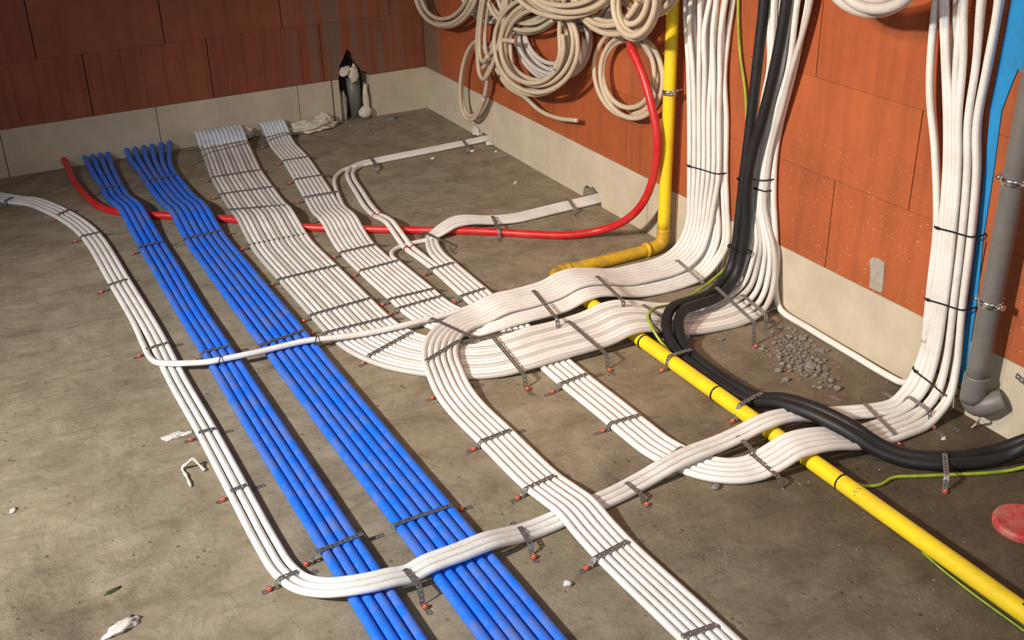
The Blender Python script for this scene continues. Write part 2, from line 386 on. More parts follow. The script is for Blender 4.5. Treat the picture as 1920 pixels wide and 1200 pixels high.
# A: white run of four on the far left; the leftmost peels away over the blue pipes
RA = 0.0084
A = [(-1.93, -0.20, RA), (-1.886, -0.262, RA), (-1.837, -0.325, RA), (-1.785, -0.38, RA), (-1.735, -0.49, RA), (-1.695, -0.62, RA), (-1.668, -0.75, RA), (-1.652, -0.9, RA), (-1.645, -1.29, RA), (-1.64, -1.70, RA)]
A2 = [(-1.637, -2.0, RA), (-1.636, -2.3, RA), (-1.638, -2.6, RA), (-1.640, -2.80, RA), (-1.637, -2.89, RA), (-1.622, -2.95, RA+.002), (-1.590, -3.000, RA+.012),
      (-1.555, -3.030, .031), (-1.51, -3.046, .0335), (-1.465, -3.050, .031), (-1.43, -3.050, .024), (-1.39, -3.050, .033), (-1.32, -3.050, .0345), (-1.25, -3.045, .033), (-1.20, -3.037, .020), (-1.15, -3.030, RA),
      (-1.03, -3.022, RA), (-0.92, -3.012, RA), (-0.84, -3.000, .012), (-0.77, -2.995, .024), (-0.70, -2.988, .0275), (-0.62, -2.985, .0275), (-0.56, -2.985, .034), (-0.505, -2.990, .048), (-0.46, -2.992, .0505), (-0.41, -2.995, .044), (-0.35, -2.998, .026), (-0.27, -3.010, .012), (-0.19, -3.035, RA), (-0.13, -3.045, RA)]
def wall3(idx, y0, z0, layer):
    """tail of the right-hand riser; idx 0..1 across, layer 0 outer / 1 next to the wall"""
    x = -0.030 if layer == 0 else -0.0115
    yy = lambda lo, hi: lo+(hi-lo)*idx
    r = random.Random(int(idx*100)+layer); top = min(1, max(0, idx+r.uniform(-.22, .22)))
    return [(-0.075 if layer else -0.095, yy(-3.145, -3.025), z0+.012), (x-.022, yy(-3.138, -3.018), 0.055), (x, yy(-3.124, -3.018), 0.12), (x, yy(-3.11, -3.026), 0.28), (x, yy(-3.10, -3.016), 0.45), (x, yy(-3.085, -3.0), 0.6),
            (x-.004*r.random(), -3.066+0.085*idx, 0.71), (x-.01*r.random(), -3.074+0.125*(.7*idx+.3*top), 0.84), (x-.018*r.random(), -3.082+0.165*(.5*idx+.5*top), 0.97), (x-.02, -3.09+0.20*top, 1.15), (x-.02, -3.09+0.21*top, 1.3)]
fa = offs(A, 4, 0.0176); fa2 = offs(A2, 3, 0.0185, 1.0)
GA = 'white conduits of the far left run'
side3 = ['left', 'middle', 'right']
for k in range(3):
    pre = fa[k+1]; y = A2[-1]
    # where the leftmost one leaves, the other three close ranks
    pts = pre+fa2[k]+wall3(0.72+0.14*k, -3.05, RA, 0)
    conduit(pts, RA, 'white', '%s of three white conduits turning across the blue pipes at the bottom' % side3[k], GA)
pts = fa[0][:-1]+[(-1.668, -1.60, RA), (-1.672, -1.76, RA), (-1.673, -1.85, .012), (-1.665, -1.905, .020), (-1.640, -1.940, .0265), (-1.60, -1.965, .0275), (-1.55, -1.992, .030), (-1.50, -2.006, .0335), (-1.42, -2.012, .033), (-1.36, -2.014, .0335), (-1.28, -2.018, .0335), (-1.20, -2.036, .030), (-1.10, -2.05, .027), (-0.99, -2.056, .027), (-0.90, -2.056, .027)]
TOPR = [(-0.80, .0285), (-0.73, .0445), (-0.65, .0435), (-0.56, .048), (-0.50, .064), (-0.455, .0655), (-0.39, .052), (-0.31, .031), (-0.22, .0275)]
def wall1(y0, k, n, z0, layer, seed):
    """tail of the left riser: k of n across (0 = far, left in view)"""
    r = random.Random(seed); f = k/(n-1); x = -0.030 if layer == 0 else -0.0115
    g = min(1, max(0, f+r.uniform(-.12, .12)))
    return [(-0.15, y0, z0), (-0.10 if layer == 0 else -0.08, y0, z0+.012), (x-.026, y0, z0+.045), (x, y0, z0+.11), (x, y0*.45+.55*(-2.05-.14*f), .24), (x, -2.045-.142*f, .33), (x, -2.03-.142*f, .5), (x-.006*r.random(), -2.02-.15*(.6*f+.4*g), .62), (x-.014*r.random(), -2.0-.17*(.3*f+.7*g), .74), (x-.014*r.random(), -1.99-.2*g, .88), (x-.01, -1.98-.21*g, 1.1), (x-.01, -1.98-.21*g, 1.3)]
conduit(pts+[(x, -2.052, z) for x, z in TOPR]+wall1(-2.052, 0, 8, .0275, 0, 3), RA, 'white', 'single white conduit leaving the far left run and crossing over both blue runs', None)

# G: six white conduits in the middle, riser - ribbon - down to the bottom edge
RG = 0.0079
G = [(-1.015, -4.0, RG), (-1.018, -3.6, RG), (-1.022, -3.40, RG), (-1.028, -3.18, RG), (-1.032, -3.10, .017), (-1.034, -3.03, .0275), (-1.036, -2.96, .019), (-1.038, -2.88, RG), (-1.041, -2.67, RG), (-1.043, -2.52, RG+.001), (-1.040, -2.44, .018), (-1.022, -2.35, .0262), (-1.003, -2.285, .0265), (-0.975, -2.225, .0265), (-0.93, -2.168, .0268), (-0.87, -2.130, .027)]
fg = offs(G, 6, 0.0168)
for k in range(6):
    y = -2.052-.0175*(6-k)
    pts = fg[k]+[(x, y, z) for x, z in TOPR]+wall1(y, 6-k, 7, .0275, 0, 20+k)
    conduit(pts, RG, 'white', '%s from the right of six white conduits curving down the middle of the floor' % ORD[k], 'white conduits of the middle run')

def end_sleeve(parent, pts, r):  # wrap over the pipe end, its pale blue colour carries the glint
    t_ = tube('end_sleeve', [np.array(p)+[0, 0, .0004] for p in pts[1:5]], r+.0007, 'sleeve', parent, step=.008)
    t_['label'] = 'wrapped end with a painted pale blue glint'
# E: conduits left of centre, arching out of the back wall and turning under the ribbon
RE = 0.0077
EL = [(-0.795, 0.035, .03, .0152), (-0.795, -0.005, .050, .0152), (-0.797, -0.035, .058, .0152), (-0.800, -0.075, .050, .0152), (-0.805, -0.13, .026, .0152), (-0.812, -0.20, RE+.003, .0152), (-0.828, -0.42, RE, .0155), (-0.862, -0.66, RE, .0160), (-0.893, -0.87, RE, .0162), (-0.915, -1.0, RE+.004, .0162), (-0.93, -1.08, .022, .0162), (-0.94, -1.16, .0345, .0162), (-0.945, -1.22, .0345, .0162), (-0.952, -1.30, .018, .0162), (-0.96, -1.40, RE, .0162), (-0.964, -1.60, RE, .0164), (-0.961, -1.85, RE, .0168),
      (-0.960, -1.95, RE, .0168), (-0.945, -2.04, RE, .0168), (-0.905, -2.12, RE, .0168), (-0.845, -2.18, .010, .0168), (-0.79, -2.20, .020, .0168), (-0.73, -2.205, .0265, .0168), (-0.65, -2.207, .0262, .0168), (-0.56, -2.21, .031, .0168), (-0.50, -2.21, .0472, .0168), (-0.455, -2.21, .0485, .0168), (-0.39, -2.21, .034, .0168), (-0.31, -2.21, .013, .0168), (-0.22, -2.215, RE, .0168)]
fe = offs(EL, 9, 0.0168, 0.0)
def wall1b(y0, k, n, seed):
    return wall1(y0, k, n, RE+.002, 1, seed)
for k in range(9):
    y = EL[-1][1]+k*.0168
    tail = [(p) for p in fe[k]]
    wf = [p for p in wall1b(y, 8-k, 9, 40+k)]
    if k < 2:   # the two that stay to the right of the riser
        wf = wf[:3]+[(p[0], p[1]-.012, p[2]) for p in wf[3:7]]+wf[7:]
    lab = '%s from the left of the nine slim white conduits beside the widest white run' % ORD[k]
    if k < 7: pts = tail
    elif k == 7:    # joins from the wall hole behind
        pts = [(0.06, -.617, .010), (0.0, -.617, .010), (-.2, -.622, .0085), (-.5, -.635, .0085), (-.60, -.640, .0085), (-.655, -.650, .0085), (-.70, -.69, .0085), (-.735, -.75, .0085), (-.76, -.83, .0085)]+tail[9:]
        lab = 'white conduit from the far wall hole joining the slim run after its second strap'
    else:
        pts = [(0.06, -1.478, .012), (0.0, -1.478, .010), (-.2, -1.485, .010), (-.33, -1.49, .010), (-.42, -1.478, .016), (-.50, -1.475, .032), (-.565, -1.478, .036), (-.62, -1.485, .022), (-.67, -1.482, .010), (-.72, -1.478, .0085), (-.775, -1.485, .0085), (-.815, -1.51, .0085), (-.832, -1.55, .0085), (-.833, -1.60, .0085)]+tail[16:]
        lab = 'short white conduit hooking under the twin pipes into the slim run'
    oe = conduit(pts+wf, RE, 'white', lab, 'slim white conduits left of centre')
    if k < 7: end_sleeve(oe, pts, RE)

# D: twelve conduits, the widest run
RD = 0.0079
D = [(-0.985, 0.035, .035), (-0.985, -0.005, .055), (-0.987, -0.035, .064), (-0.990, -0.08, .056), (-0.996, -0.14, .032), (-1.003, -0.22, RD+.004), (-1.022, -0.35, RD), (-1.04, -0.47, RD), (-1.06, -0.68, RD), (-1.075, -0.84, RD+.004), (-1.085, -0.93, .022), (-1.093, -1.01, .0348), (-1.10, -1.08, .0352), (-1.105, -1.17, .020), (-1.11, -1.27, RD), (-1.112, -1.52, RD), (-1.11, -1.80, RD),
     (-1.108, -1.95, RD), (-1.102, -2.03, RD), (-1.083, -2.11, RD), (-1.05, -2.18, RD), (-1.00, -2.24, RD), (-0.935, -2.295, RD), (-0.86, -2.332, .012), (-0.79, -2.347, .022), (-0.73, -2.350, .0268), (-0.65, -2.353, .0268), (-0.56, -2.356, .032), (-0.50, -2.362, .0475), (-0.455, -2.368, .0488), (-0.39, -2.38, .034), (-0.31, -2.395, .014), (-0.22, -2.405, RD), (-0.16, -2.408, RD)]
fd = offs(D, 12, 0.0168)
for k in range(12):
    f = k/11.0; r = random.Random(60+k); lay = k % 2; x = -0.030 if lay == 0 else -0.0115
    yb = -2.445+0.105*f; y0 = -2.408-.0168*5.5+.0168*k
    tp = (-2.53+0.17*f) if k != 3 else -2.47
    tail = [(-0.10 if lay == 0 else -0.075, y0, .022), (x-.024, y0*.7+yb*.3, .055), (x, y0*.4+yb*.6, .12), (x, yb-.012, .18), (x, -2.40+.06*f, .30), (x, -2.40+.055*f, .37), (x, -2.408+.06*f, .48), (x-.008*r.random(), -2.44+.08*f, .6), (x-.015*r.random(), -2.468+.10*f, .7), (x-.02*r.random(), tp+.02, .88), (x-.02, tp, 1.1), (x-.02, tp-.01, 1.3)]
    od = conduit(fd[k]+tail, RD, 'white' if k % 3 else 'grayw', '%s from the left of twelve white conduits in the widest run' % ORD[k], 'white conduits of the widest run')
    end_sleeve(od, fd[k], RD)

# F/H: twin pipes and three more, under both ribbons, out again and over the yellow pipe
RH = 0.0089
Fm = [(-0.722, -1.66, RH), (-0.722, -1.72, RH), (-0.728, -1.95, RH), (-0.734, -2.20, RH), (-0.740, -2.50, RH), (-0.738, -2.72, RH), (-0.738, -2.82, RH), (-0.735, -2.90, RH), (-0.718, -2.97, RH), (-0.688, -3.03, RH), (-0.645, -3.068, RH), (-0.60, -3.085, .012), (-0.555, -3.093, .026), (-0.505, -3.100, .047), (-0.46, -3.108, .0505), (-0.41, -3.115, .044), (-0.35, -3.12, .027), (-0.28, -3.12, .013), (-0.20, -3.118, RH), (-0.14, -3.115, RH)]
ff = offs(Fm, 5, 0.0188)
p1 = [(0.06, -.585, .012), (0.0, -.585, .010), (-.25, -.592, .0085), (-.50, -.602, .0085), (-.575, -.613, .0085), (-.625, -.640, .0085), (-.66, -.690, .0085), (-.681, -.75, .0085), (-.715, -.93, .0085), (-.74, -1.08, .0085), (-.752, -1.20, .016), (-.757, -1.27, .030), (-.760, -1.335, .0365), (-.764, -1.40, .027), (-.768, -1.50, .0092), (-.764, -1.60, .0092)]
p2 = [(0.06, -.601, .012), (0.0, -.601, .010), (-.25, -.608, .0085), (-.50, -.619, .0085), (-.565, -.632, .0085), (-.612, -.660, .0085), (-.642, -.705, .0085), (-.662, -.77, .0085), (-.690, -.93, .0085), (-.715, -1.08, .0085), (-.730, -1.20, .016), (-.734, -1.27, .030), (-.737, -1.335, .0365), (-.740, -1.40, .027), (-.743, -1.50, .0092), (-.743, -1.60, .0092)]
def f3(j):
    o = j*0.0178
    return [(0.06, -1.461+o, .012), (0.0, -1.461+o, .010), (-.2, -1.468+o, .0092), (-.33, -1.472+o, .010), (-.42, -1.458+o, .016), (-.49, -1.452+o, .031), (-.545, -1.452+o, .0365), (-.595, -1.458+o*.9, .027), (-.638-.010*j, -1.480+o*.7, .0092), (-.660-.0135*j, -1.520+o*.3, .0092), (-.676-.017*j, -1.58, .0092), (-.683-.0175*j, -1.63, .0092)]
flab = ['outer twin white pipe with a red collar, ending in the five-pipe run', 'inner twin white pipe with a red collar, ending in the five-pipe run', 'third white conduit from the left in the five-pipe run from the wall hole', 'fourth white conduit from the left in the five-pipe run from the wall hole', 'rightmost white conduit of the five-pipe run from the wall hole']
for k in range(5):
    pre = [p1, p2, f3(2), f3(1), f3(0)][k]
    lay = 1
    o = conduit(pre+ff[k][1:]+wall3(0.0+0.15*k, -3.115, RH, 0 if k in (0, 2, 4) else 1), RH-.0002, 'white', flab[k], 'white conduits of the five-pipe run')
    if k < 2:
        for (py, z, nm) in ((-1.205, .0165, 'c'), (-1.515, .0092, 'c')):
            q = [p for p in pre]; Q, s = resample(q, .004); i = int(np.argmin(abs(Q[:, 1]-py)+9*(Q[:, 0] > -.66)))
            d = Q[i+1]-Q[i-1]; d /= np.linalg.norm(d)
            t = tube('collar', [Q[i]-d*.004, Q[i], Q[i]+d*.004], RH+.0012, 'collar', o, step=.004); t['label'] = 'red collar'

# small conduit lying along the foot of the right wall
conduit([(-.0125, -2.49, .9), (-.0125, -2.44, .66), (-.0125, -2.408, .48), (-.0125, -2.412, .35), (-.0125, -2.440, .20), (-.0135, -2.455, .08), (-.017, -2.475, .026), (-.022, -2.50, .0115), (-.028, -2.62, RH), (-.032, -2.80, RH), (-.034, -2.93, RH), (-.032, -2.975, .012), (-.028, -3.0, .030), (-.022, -3.010, .07), (-.013, -3.012, .14), (-.0115, -3.015, .3), (-.0115, -3.01, .5), (-.0115, -2.985, .71), (-.0125, -2.960, .84), (-.014, -2.945, .97), (-.014, -2.94, 1.3)], RH, 'white', 'single white conduit lying along the foot of the right wall', None)
conduit([(-.030, -3.02, .15), (-.030, -3.01, .30), (-.030, -3.000, .45), (-.030, -2.962, .62), (-.034, -2.926, .75), (-.034, -2.908, .9), (-.034, -2.905, 1.3)], RH, 'white', 'white conduit standing free at the left edge of the right riser', None)

# blue runs
RB = 0.0111
Bl = [(-1.486, 0.03, .030, .031), (-1.487, -0.03, .026, .030), (-1.49, -0.12, .014, .027), (-1.494, -0.25, RB, .024), (-1.497, -0.38, RB, .0225), (-1.50, -0.50, .013, .0225), (-1.50, -0.60, .028, .0225), (-1.495, -0.68, .0375, .0225), (-1.492, -0.74, .0375, .0225), (-1.49, -0.84, .023, .0225), (-1.49, -0.97, RB, .0225), (-1.497, -1.3, RB), (-1.503, -1.6, RB, .0215), (-1.504, -1.9, RB, .0215), (-1.508, -2.35, RB), (-1.51, -2.75, RB), (-1.512, -3.1, RB), (-1.515, -3.6, RB), (-1.515, -4.0, RB)]
fb = offs(Bl, 4, 0.0228)
for k in range(4): conduit(fb[k], RB-.0002, 'blue', '%s from the left of four blue pipes in the left blue run' % ORD[k], 'blue pipes of the left run', 'water_pipe', .015)
Cl = [(-1.275, 0.03, .034, .036), (-1.282, -0.03, .028, .034), (-1.295, -0.12, .015, .030), (-1.305, -0.25, RB, .0245), (-1.31, -0.37, RB, .0232), (-1.313, -0.55, .012, .0232), (-1.314, -0.70, .020, .0232), (-1.315, -0.80, .036, .0232), (-1.316, -0.88, .0378, .0232), (-1.318, -0.96, .026, .0232), (-1.32, -1.08, RB, .0232), (-1.323, -1.4, RB), (-1.323, -1.9, RB), (-1.323, -2.5, RB), (-1.32, -2.9, RB), (-1.318, -3.3, RB), (-1.318, -4.0, RB)]
fc = offs(Cl, 6, 0.0238)
for k in range(6): conduit(fc[k], RB+.0002, 'blue', '%s from the left of six blue pipes in the right blue run' % ORD[k], 'blue pipes of the right run', 'water_pipe', .015)
for lst in (fb, fc):
    pass

# red pipe
RR = 0.013
red = [(-1.612, 0.02, .035), (-1.612, -0.05, .028), (-1.613, -0.15, .017), (-1.612, -0.27, RR), (-1.602, -0.42, RR), (-1.585, -0.545, RR), (-1.548, -0.64, RR), (-1.49, -0.71, RR), (-1.406, -0.783, RR), (-1.30, -0.865, RR), (-1.217, -0.935, RR), (-1.09, -1.07, RR), (-0.97, -1.185, RR), (-0.799, -1.306, RR), (-0.646, -1.411, RR), (-0.49, -1.515, RR), (-0.354, -1.63, RR), (-0.262, -1.700, .015), (-0.17, -1.752, .030), (-0.125, -1.828, .078), (-0.10, -1.90, .160), (-0.09, -1.948, .28), (-0.095, -1.962, .39), (-0.10, -1.933, .487), (-0.10, -1.879, .574), (-0.10, -1.822, .635)]
o = conduit(red, RR, 'red', 'thick red pipe sweeping under the runs and up beside the yellow pipe', None, 'cable_duct', .012, .0003, 16)
e = tube('taped_end', [(-0.10, -1.829, .628), (-0.10, -1.805, .650), (-0.10, -1.792, .672)], RR*1.08, 'red', o, step=.008, rfun=lambda s, L: 1.06 if s < L*.3 else max(.45, 1.2-.75*s/L)); e['label'] = 'red taped tip'

# yellow gas pipe
RY = 0.0195
yv = tag(tube('gas_pipe', [(-.05, -1.952, 1.3), (-.05, -1.952, .8), (-.05, -1.953, .3), (-.05, -1.951, .08)], RY, 'yellow', sides=20, step=.03), 'yellow gas pipe standing upright against the right wall', 'pipe')
t = tube('elbow', [(-.05, -1.951, .082), (-.05, -1.951, .055), (-.054, -1.951, .036), (-.068, -1.951, .025), (-.09, -1.952, .0215), (-.118, -1.953, .0212)], RY+.0018, 'oldyellow', yv, sides=20, step=.008)
tube('elbow_rim', [(-.105, -1.9525, .0213), (-.12, -1.953, .0213)], RY+.004, 'oldyellow', yv, raw=True, sides=20)
t = tube('floor_section', [(-.11, -1.953, RY), (-.25, -1.955, RY), (-.41, -1.952, RY)], RY, 'oldyellow', yv, sides=20, step=.02); t['label'] = 'dusty yellow section on the floor'
t = tube('corner_bend', [(-.40, -1.952, RY), (-.425, -1.953, RY), (-.455, -1.963, RY), (-.472, -1.985, RY), (-.476, -2.01, RY), (-.476, -2.04, RY)], RY+.0015, 'oldyellow', yv, sides=20, step=.004, rfun=lambda s, L: 1+.035*math.sin(s/.0042))
y2 = tag(tube('gas_pipe', [(-.476, -2.03, RY), (-.477, -2.6, RY), (-.479, -3.2, RY), (-.481, -3.7, RY), (-.483, -4.2, RY)], RY, 'yellow', sides=20, step=.03), 'bright yellow gas pipe running straight to the bottom right corner', 'pipe')
for (px, py) in ((1207, 641), (1343, 738), (1577, 905), (1912, 1150)):
    q = at(px, py, RY); y = q[1]
    tube('black_ring', [(-.4785, y-.0022, RY), (-.4785, y+.0022, RY)], RY+.0009, 'tie', y2, raw=True, sides=24)
q = at(1603, 925, .032)
bm = bmesh.new()
for i in range(7):
    a0 = math.radians(100+i*9); w_ = .003+.003*rnd.random()
    if i in (2, 5): continue
    vs_ = []
    for (da, dy) in ((0, -w_), (math.radians(6), -w_*.6), (math.radians(6), w_*.5), (0, w_)):
        vs_.append(bm.verts.new((-.479+math.cos(a0+da)*(RY+.0004), q[1]+dy+.006*math.sin(i*2.1), RY+math.sin(a0+da)*(RY+.0004))))
    bm.faces.new(vs_)
t = bm_obj('printed_mark', bm, 'stone', y2); t['label'] = 'worn grey printed characters'

# black insulated pair
RK = 0.0150
BK = [(-.052, -2.392, 1.3, .098), (-.052, -2.405, .88, .098), (-.055, -2.395, .72, .085), (-.058, -2.378, .57, .060), (-.060, -2.362, .46, .036), (-.062, -2.355, .37, .031), (-.062, -2.350, .27, .030), (-.064, -2.345, .16, .030), (-.078, -2.345, .095, .030), (-.115, -2.355, .060, .030), (-.177, -2.378, .046, .031), (-.263, -2.392, .050, .033), (-.330, -2.418, .060, .034), (-.385, -2.47, .046, .034), (-.412, -2.54, .022, .031), (-.424, -2.63, RK+.001, .030), (-.426, -2.76, RK+.001, .030), (-.418, -2.86, .022, .030), (-.402, -2.94, .052, .030), (-.382, -3.03, .064, .030), (-.352, -3.12, .054, .030), (-.320, -3.18, .028, .030), (-.284, -3.228, RK+.001, .030), (-.225, -3.278, RK+.001, .030), (-.150, -3.312, RK+.001, .030), (-.095, -3.330, .022, .030), (-.058, -3.352, .045, .030), (-.040, -3.385, .085, .030), (-.036, -3.42, .14, .030), (-.036, -3.44, .26, .030)]
bl = [[], []]
C = [np.array(c[:3]) for c in BK]
side = np.array([0, 1., 0])
for i, c in enumerate(C):
    t_ = C[min(i+1, len(C)-1)]-C[max(i-1, 0)]; t_ /= np.linalg.norm(t_)
    if i >= 9: s_ = np.cross([0, 0, 1.], t_); s_ /= np.linalg.norm(s_); s_ = s_ if s_.dot(side) > 0 else -s_
    else: s_ = side-t_*side.dot(t_); s_ /= np.linalg.norm(s_)
    side = s_
    for k in (0, 1):
        q = c+s_*BK[i][3]*(0.5 if k == 0 else -0.5)
        if k == 1 and i < 6: q = q+np.array([-.012, 0, 0])
        bl[k].append(q)
conduit(bl[0], RK-.0004, 'black', 'outer black foam-insulated pipe of the looping pair', 'black insulated pipes', 'insulated_pipe', .012, .0003, 16)
conduit(bl[1], RK-.0004, 'black', 'inner black foam-insulated pipe of the looping pair', 'black insulated pipes', 'insulated_pipe', .012, .0003, 16)

# earth wire
g1 = [(-.012, -2.20, 1.3), (-.012, -2.201, .84), (-.012, -2.224, .70), (-.012, -2.258, .60), (-.014, -2.283, .487), (-.02, -2.315, .40), (-.03, -2.330, .28), (-.045, -2.318, .15), (-.075, -2.305, .085), (-.12, -2.310, .062), (-.20, -2.33, .045), (-.30, -2.36, .045), (-.39, -2.39, .064), (-.435, -2.425, .066), (-.452, -2.47, .055), (-.45, -2.51, .030), (-.436, -2.55, .005), (-.45, -2.75, .0045), (-.452, -3.0, .0045), (-.448, -3.2, .0045), (-.43, -3.253, .0045), (-.397, -3.267, .0045), (-.35, -3.262, .0045), (-.30, -3.285, .0045), (-.24, -3.314, .0045), (-.17, -3.348, .0045), (-.11, -3.372, .006), (-.07, -3.395, .02), (-.05, -3.44, .05)]
tag(tube('earth_wire', g1, .0042, 'green', sides=8, step=.01), 'thin yellow-green wire hanging by the black pipes and trailing on the floor', 'wire')
tag(tube('earth_wire', [(-.492, -3.48, .003), (-.499, -3.54, .003), (-.503, -3.62, .003), (-.5025, -3.8, .003), (-.5025, -4.1, .003)], .0022, 'green', sides=8, step=.02), 'thin green wire lying along the left side of the yellow pipe', 'wire')

# grey drain pipe with socket and elbow
gp = tag(tube('drain_pipe', [(-.052, -3.20, 1.3), (-.052, -3.20, .7), (-.052, -3.20, .13)], .0245, 'grey', sides=28, step=.05), 'grey plastic drain pipe upright at the right edge', 'pipe')
tube('socket', [(-.052, -3.20, .150), (-.052, -3.20, .147), (-.052, -3.20, .10), (-.052, -3.20, .082)], .0290, 'grey', gp, raw=True, sides=28)
tube('elbow', [(-.052, -3.20, .105), (-.052, -3.20, .086), (-.049, -3.207, .076), (-.042, -3.218, .074), (-.032, -3.230, .080), (-.022, -3.240, .088), (-.010, -3.250, .096)], .0275, 'grey', gp, sides=28, step=.006)

# ---------------------------------------------------------------- conduit coils on the wall
def coil(name, label, cx, cy, rx, ry, turns, dep, seed, tilt=0.0, r=0.0082, m='cream', spread=0.16, a0=-90, a1=None, fan=0.0):
    rr = random.Random(seed); pts = []
    a0 = math.radians(a0); tot = turns*2*math.pi; n = int(turns*14)
    ph = [rr.random()*6 for _ in range(4)]
    for i in range(n+1):
        t = i/n*tot; a = a0+t; tn = t/(2*math.pi)
        k = 1-spread*(0.5+0.5*math.sin(tn*2.3+ph[0]))-0.03*math.sin(a*1.5+ph[1])
        ox = 3*math.sin(tn*1.7+ph[2])+fan*(tn-turns/2)
        x, y = math.cos(a)*rx*k, -math.sin(a)*ry*k
        c_, s_ = math.cos(tilt), math.sin(tilt)
        px, py = cx+ox+x*c_-y*s_, cy+x*s_+y*c_
        d = dep[0]+(dep[1]-dep[0])*(i/n)+.006*math.sin(a*2+ph[3])
        pts.append(at(px, py, -d, 0))
    return tag(tube('conduit_coil', pts, r, m, step=.014, sides=10), label, 'coil')
CG = [
 ('cream conduit coil hanging nearest the room corner', 838, -32, 62, 86, 5.2, (.05, .10), 1, 0.15, .0085, 'cream', .22, -90, 0),
 ('long narrow cream coil hanging lowest on its left, nearly touching the white base blocks', 888, 150, 26, 76, 2.1, (.035, .06), 2, 0.10, .0082, 'cream', .10, -60, 0),
 ('tight upright bunch of cream conduit above the long narrow loop', 925, 18, 23, 136, 5.1, (.07, .13), 3, 0.16, .0082, 'cream', .42, -100, 0),
 ('cream coil with shallow loops right of the upright bunch', 985, -20, 76, 80, 7.1, (.05, .10), 4, -0.1, .0082, 'cream', .30, -90, 0),
 ('biggest round cream coil hanging lowest in the middle of the coils', 1004, 84, 80, 92, 7.3, (.08, .15), 5, 0.0, .0085, 'cream', .27, -90, 0),
 ('dim conduit coil against the wall behind the biggest round coil', 1035, 62, 72, 90, 6.2, (.015, .06), 6, -0.2, .0082, 'grayw', .34, -90, 0),
 ('wide cream coil at the top edge in front of all others', 1058, -46, 104, 76, 6.2, (.15, .21), 7, 0.05, .0088, 'cream', .26, -90, 0),
 ('cream coil at the top edge left of the red pipe tip', 1145, -20, 76, 84, 5.2, (.12, .17), 8, 0.10, .0088, 'cream', .28, -90, 0),
 ('cream coil ending right above the red pipe tip', 1192, -2, 44, 76, 4.3, (.16, .22), 9, 0.10, .0092, 'cream', .40, -90, 0),
 ('loose cream coil hanging behind the red pipe', 1178, 140, 62, 84, 3.4, (.03, .06), 10, -0.12, .0085, 'cream', .26, -90, 0),
 ('cream coil at the top edge beside the yellow pipe', 1222, -62, 66, 92, 3.2, (.10, .14), 11, 0.2, .0085, 'cream', .22, -90, 0),
 ('dim cream coil low behind the coils at the top edge, left of the red tip', 1100, -10, 62, 70, 5.2, (.02, .06), 14, 0.2, .0082, 'grayw', .3, -90, 0),
 ('dim cream coil behind the tight upright bunch at the top edge', 915, -30, 58, 72, 4.2, (.02, .05), 15, 0.0, .0082, 'grayw', .3, -90, 0),
 ('thick grey conduit coil at the top edge between the two right risers', 1640, -62, 92, 84, 3.2, (.12, .18), 12, -0.10, .0125, 'grayw', .26, -90, 0)]
for (lab, cx, cy, rx, ry, tn, dep, sd, tl, r_, mm, spd, a0, fan) in CG:
    coil('c', lab, cx, cy, rx, ry, tn, dep, sd, tl, r_, mm, spd, a0, fan=fan)
def px_line(pts, d): return [at(x, y, -(d if not isinstance(d, (list, tuple)) else d[i]), 0) for i, (x, y) in enumerate(pts)]
tag(tube('conduit_end', px_line([(925, 120), (950, 160), (985, 183), (1012, 207), (1045, 221), (1082, 226)], [.06, .05, .045, .04, .04, .045]), .0082, 'cream', sides=10), 'loose conduit tail poking out below the coils', 'pipe')
tag(tube('conduit_end', px_line([(957, -20), (957, 40), (957, 90), (962, 125), (985, 150)], .10), .0075, 'cream', sides=10), 'straight conduit strand hanging inside the coils, left of the biggest', 'pipe')
tag(tube('conduit_end', px_line([(1052, 15), (1049, 60), (1050, 100), (1040, 130)], .15), .0082, 'cream', sides=10), 'straight conduit strand with a black mark hanging below the wide front coil', 'pipe')
tag(tube('conduit_end', px_line([(942, 75), (952, 76), (964, 77)], .13), .0085, 'cream', sides=10), 'short cut conduit stub pointing sideways among the coils', 'pipe')

# ---------------------------------------------------------------- perforated straps
def strap_mesh(path, wdir, width=0.0125, pitch=0.0112, th=0.0009, hole=0.0026):
    """path: polyline (3-D); wdir: direction of the strap's width"""
    Pt = [np.array(p, float) for p in path]; wdir = np.array(wdir, float); wdir /= np.linalg.norm(wdir)
    L = np.r_[0, np.cumsum([np.linalg.norm(Pt[i+1]-Pt[i]) for i in range(len(Pt)-1)])]
    A = np.array(Pt)
    def P(s): return np.array([np.interp(s, L, A[:, i]) for i in range(3)])
    n = max(2, int(round(L[-1]/pitch))); pt = L[-1]/n; h = width/2
    V = []; F = []
    for i in range(n):
        a, b_, c_ = i*pt, (i+1)*pt, (i+.5)*pt
        nr = h*0.86
        outer = [(a, -nr), (c_, -h), (b_, -nr), (b_, 0), (b_, nr), (c_, h), (a, nr), (a, 0)]
        inner = [(c_+hole*math.cos(t), hole*math.sin(t)) for t in [math.radians(x) for x in (225, 270, 315, 0, 45, 90, 135, 180)]]
        k = len(V)
        for (s, w_) in outer+inner: V.append((P(s)+wdir*w_).tolist())
        for j in range(8): F.append((k+j, k+(j+1) % 8, k+8+(j+1) % 8, k+8+j))
    me = bpy.data.meshes.new('m'); me.from_pydata(V, [], F)
    bm = bmesh.new(); bm.from_mesh(me); bmesh.ops.remove_doubles(bm, verts=bm.verts, dist=0.0002)
    bmesh.ops.solidify(bm, geom=bm.faces[:], thickness=th); bm.to_mesh(me); bm.free()
    return me
